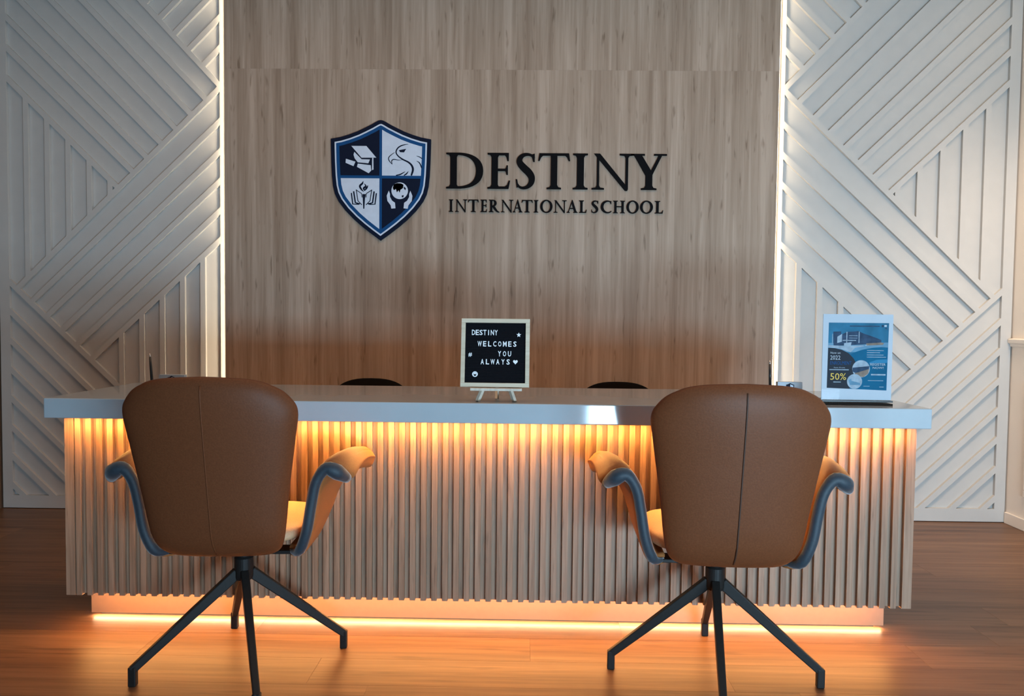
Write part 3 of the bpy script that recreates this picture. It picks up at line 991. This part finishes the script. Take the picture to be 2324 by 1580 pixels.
for k in range(nr):
    z0 = fr + (H - 2 * fr) * k / nr
    felt.box(-H / 2 + fr, H / 2 - fr, -.0085, -.002, z0 + .0007, z0 + (H - 2 * fr) / nr - .0002)
felt.box(-H / 2 + fr, H / 2 - fr, -.0062, -.001, fr, H - fr)
felt.build('felt_panel', M['felt'], lb)
U = H / 1100.0          # crop units of the board picture, 165..1265 wide


def bu(x, y): return ((x - 713) * U, H - (y - 150) * U * 1.03)


for word, x0, x1, y0, y1 in (('DESTINY', 328, 752, 325, 408), ('WELCOMES', 430, 1056, 502, 585), ('YOU', 752, 972, 655, 738), ('ALWAYS', 478, 952, 782, 865)):
    n = len(word)
    cw = 60.0
    for i, ch in enumerate(word):
        cx = x0 + cw / 2 + (x1 - x0 - cw) * i / (n - 1)
        hw = {'I': 7, 'W': 34, 'M': 30}.get(ch, 26)
        a, b = bu(cx - hw, y1), bu(cx + hw, y0)
        put_text(ch, a[0], b[0], a[1], b[1], -.0105, .002, 'letter', M['letter_white'], lb)
star = [bu(1087 + (40 if k % 2 == 0 else 17) * math.sin(math.pi * k / 5), 400 - (40 if k % 2 == 0 else 17) * math.cos(math.pi * k / 5)) for k in range(10)]
MB().prism([star], -.0105, -.0085).build('star', M['letter_white'], lb, fix=True)
a, b = bu(282, 748), bu(340, 685)
put_text('#', a[0], b[0], a[1], b[1], -.0105, .002, 'hash_mark', M['letter_white'], lb)
heart = [bu(1038 + 38 * (math.sin(t) ** 3), 822 - 34 * (13 * math.cos(t) - 5 * math.cos(2 * t) - 2 * math.cos(3 * t) - math.cos(4 * t)) / 14) for t in [2 * math.pi * k / 28 for k in range(28)]]
MB().prism([heart], -.0105, -.0085).build('heart', M['letter_white'], lb, fix=True)
cir = [bu(394 + 45 * math.cos(t), 1019 + 43 * math.sin(t)) for t in [2 * math.pi * k / 28 for k in range(28)]]
face = MB().prism([cir], -.0105, -.0085).build('smiley', M['letter_white'], lb, fix=True)
sm_ = MB()
sm_.prism([[bu(*p) for p in [(368, 1022), (422, 1022), (410, 1042), (394, 1048), (378, 1042)]]], -.0109, -.0105)
for ex in (376, 412):
    sm_.prism([[bu(ex + 6 * math.cos(t), 1004 + 6 * math.sin(t)) for t in [math.pi * k / 4 for k in range(8)]]], -.0109, -.0105)
sm_.build('smile', M['felt'], face, fix=True)

# ------------------------------------------------------------------ poster in its acrylic stand
PX, PY = 1.037 * 2.42 / 2.6 + .113, 2.425
ps = empty('poster_stand', (PX, PY, .780), rad(-1.5), 'clear acrylic sign stand with blue enrolment poster on the counter', 'sign stand')
PWD, PHT = .226, .296
MB().box(-PWD / 2, PWD / 2, -.012, .065, 0, .006).build('base', M['black_plastic'], ps, bevel=.001)
MB().box(-PWD / 2, PWD / 2, -.012, .065, .0062, .010).build('base_layer', M['acrylic'], ps)
MB().box(-PWD / 2, PWD / 2, -.012, .065, .0102, .0155).build('base', M['black_plastic'], ps, bevel=.001)
MB().box(-PWD / 2 + .002, PWD / 2 - .002, -.001, .001, .0165, PHT - .002).build('paper_sheet', M['paper'], ps)
MB().box(-PWD / 2, PWD / 2, -.007, -.004, .0155, PHT).build('front_cover', M['acrylic'], ps)
MB().box(-PWD / 2, PWD / 2, .003, .006, .0155, PHT).build('rear_cover', M['acrylic'], ps)
pu = PWD / 985.0        # crop units: sheet 240..1225, top 145


def pp(x, y): return ((x - 733) * pu, PHT - (y - 143) * pu * 1.0)


lay = [0]


def printed(name, polys, mt, parent=ps):
    lay[0] += 1
    d = .00005 * lay[0]
    mb = MB()
    for p in polys: mb.prism([[pp(*q) for q in p]], -.0010 - d, -.0009)
    return mb.build(name, M[mt], parent, fix=True)


art = printed('printed_artwork', [[(328, 272), (1160, 272), (1150, 1222), (322, 1195)]], 'p_sky')


def pr(name, polys, mt): return printed(name, polys, mt, art)


R_ = lambda x0, y0, x1, y1: [(x0, y0), (x1, y0), (x1, y1), (x0, y1)]
pr('print', [[(326, 560), (1156, 545), (1154, 680), (326, 690)]], 'p_light')
pr('print', [[(392, 400), (500, 395), (505, 440), (590, 400), (740, 388), (820, 425), (930, 460), (1060, 510), (1060, 560), (830, 575), (600, 590), (400, 600)]], 'p_build')
pr('print', [[(450, 470), (515, 430), (515, 540), (450, 560)], [(575, 400), (588, 400), (588, 560), (575, 560)], [(745, 395), (757, 395), (757, 555), (745, 555)], R_(525, 515, 710, 527), R_(610, 450, 730, 457), R_(610, 485, 730, 491), R_(380, 430, 388, 570), [(545, 560), (650, 545), (640, 600), (545, 605)], R_(840, 580, 890, 595)], 'p_pale')
pr('print', [[(850, 560), (1060, 545), (1100, 555), (1080, 580), (860, 590)]], 'p_brown')
pr('print', [[p for p in [(330, 590), (560, 600), (800, 590), (830, 600), (700, 625), (640, 690), (500, 640), (330, 620)]]], 'p_pale')
pr('print', [[(1155, 615), (1060, 610), (950, 620), (800, 650), (690, 690), (640, 720), (640, 1200), (1150, 1220)]], 'p_blue')
pr('print', [[(1150, 780), (1000, 790), (900, 830), (905, 850), (1150, 830)]], 'p_cyan')
pr('print', [[(328, 628), (420, 632), (520, 655), (610, 700), (680, 770), (720, 840), (710, 950), (660, 1040), (640, 1205), (322, 1195)]], 'p_dark')
pr('print', [arc(790, 920, 122, 0, 360, 32)[:-1]], 'p_pale')
pr('print', [[(672, 905), (905, 880), (900, 930), (760, 1000), (672, 960)]], 'p_build')
pr('print', [[(700, 985), (905, 920), (890, 985), (830, 1035), (740, 1032)]], 'p_brown')
pr('print', [arc(705, 1100, 105, 0, 360, 32)[:-1]], 'p_pale')
pr('print', [[(620, 1080), (660, 1060), (660, 1090), (780, 1120), (790, 1150), (640, 1150)]], 'p_light')
pr('print', [R_(620, 312, 1030, 326), R_(1060, 300, 1085, 330), R_(1110, 340, 1130, 355)], 'p_build')
pr('print', [R_(1095, 298, 1128, 325)], 'paper')
bars = [R_(865, 655, 1095, 664), R_(865, 685, 1045, 694), R_(865, 718, 1095, 727), R_(865, 748, 1130, 757), R_(930, 990, 1130, 1010), R_(890, 1080, 1100, 1088), R_(830, 1160, 915, 1167), R_(1050, 1170, 1110, 1178), R_(350, 930, 620, 942), R_(410, 1105, 515, 1116)]
pr('print', bars, 'p_pale')
for t, x0, y0, x1, y1, mt in (('Now on', 360, 683, 498, 712, 'paper'), ('2022', 358, 735, 498, 795, 'paper'), ('ENROLMENT', 360, 815, 655, 865, 'sign_blue'), ('fees from', 410, 895, 565, 915, 'p_pale'),
                              ('50%', 365, 985, 585, 1080, 'p_gold'), ('REGISTER', 915, 838, 1125, 872, 'paper'), ('NOW!', 950, 888, 1100, 918, 'paper')):
    a, b = pp(x0, y1), pp(x1, y0)
    put_text(t, a[0], b[0], a[1], b[1], -.0026, .0002, 'print', M[mt], art)


# ------------------------------------------------------------------ pens and card holders
def pen(x, y, lean, label):
    root = empty('desk_pen', (x, y, .780), 0, label, 'pen', 'upright black pens on the counter')
    MB().lathe([(.022, 0), (.022, .004), (.012, .010), (.0075, .022), (.006, .022)], 20).build('holder', M['black_plastic'], root)
    d = Vector((lean, 0, .112))
    P = lambda t: tuple(Vector((0, 0, .006)) + d * t)
    MB().tube([P(0), P(.15), P(.6), P(.97)], [.0046, .0052, .0046, .0036], 10).build('barrel', M['black_plastic'], root, smooth=True)
    MB().tube([P(.97), P(1.0), P(1.09)], [.0026, .0026, .0012], 8).build('tip', M['silver'], root, smooth=True)
    return root


pen(-1.350, 2.68, -.008, 'black pen standing upright on the counter behind the left armchair')
pen(.886, 2.68, -.004, 'black pen standing upright on the counter behind the right armchair')


def card_holder(x, y, label, lab2, wd):
    root = empty('card_holder', (x, y, .780), 0, label, 'card holder', 'clear business card holders')
    MB().box(-.05, .05, -.03, .03, 0, .003).build('base', M['acrylic'], root)
    MB().box(-.05, .05, .018, .020, .003, .05).build('rear_panel', M['acrylic'], root)
    MB().box(-.05, .05, -.012, -.010, .003, .022).build('front_lip', M['acrylic'], root)
    card = tag(MB().box(-wd / 2, wd / 2, -.007, .012, 0, .055).build('business_card_stack', M['paper'], None, (x, y, .7832)), lab2, 'cards', 'business cards on the counter')
    sc = .028 / 1160
    cs = [((px - 690) * sc,   .0345 - (py - 812) * sc) for px, py in half_s] + [((690 - px) * sc, .0345 - (py - 812) * sc) for px, py in half_s[-2:0:-1]]
    MB().prism([cs], -.0074, -.007).build('printed_crest', M['navy'], card, fix=True)
    for sx, sz in ((1, 1), (-1, -1)):
        pl = clip(clip([(.8 * a, .0345 + (b - .0345) * .8) for a, b in cs], sx, 0, 0.0004), 0, sz, sz * .0345 + .0004)
        MB().prism([pl], -.0077, -.0074).build('crest_quarter', M['sign_white'], card, fix=True)


card_holder(-1.238, 2.60, 'clear card holder on the counter behind the left armchair', 'white business cards with crest behind the left armchair', .09)
card_holder(.925, 2.60, 'clear card holder on the counter behind the right armchair', 'white business cards with crest behind the right armchair', .085)
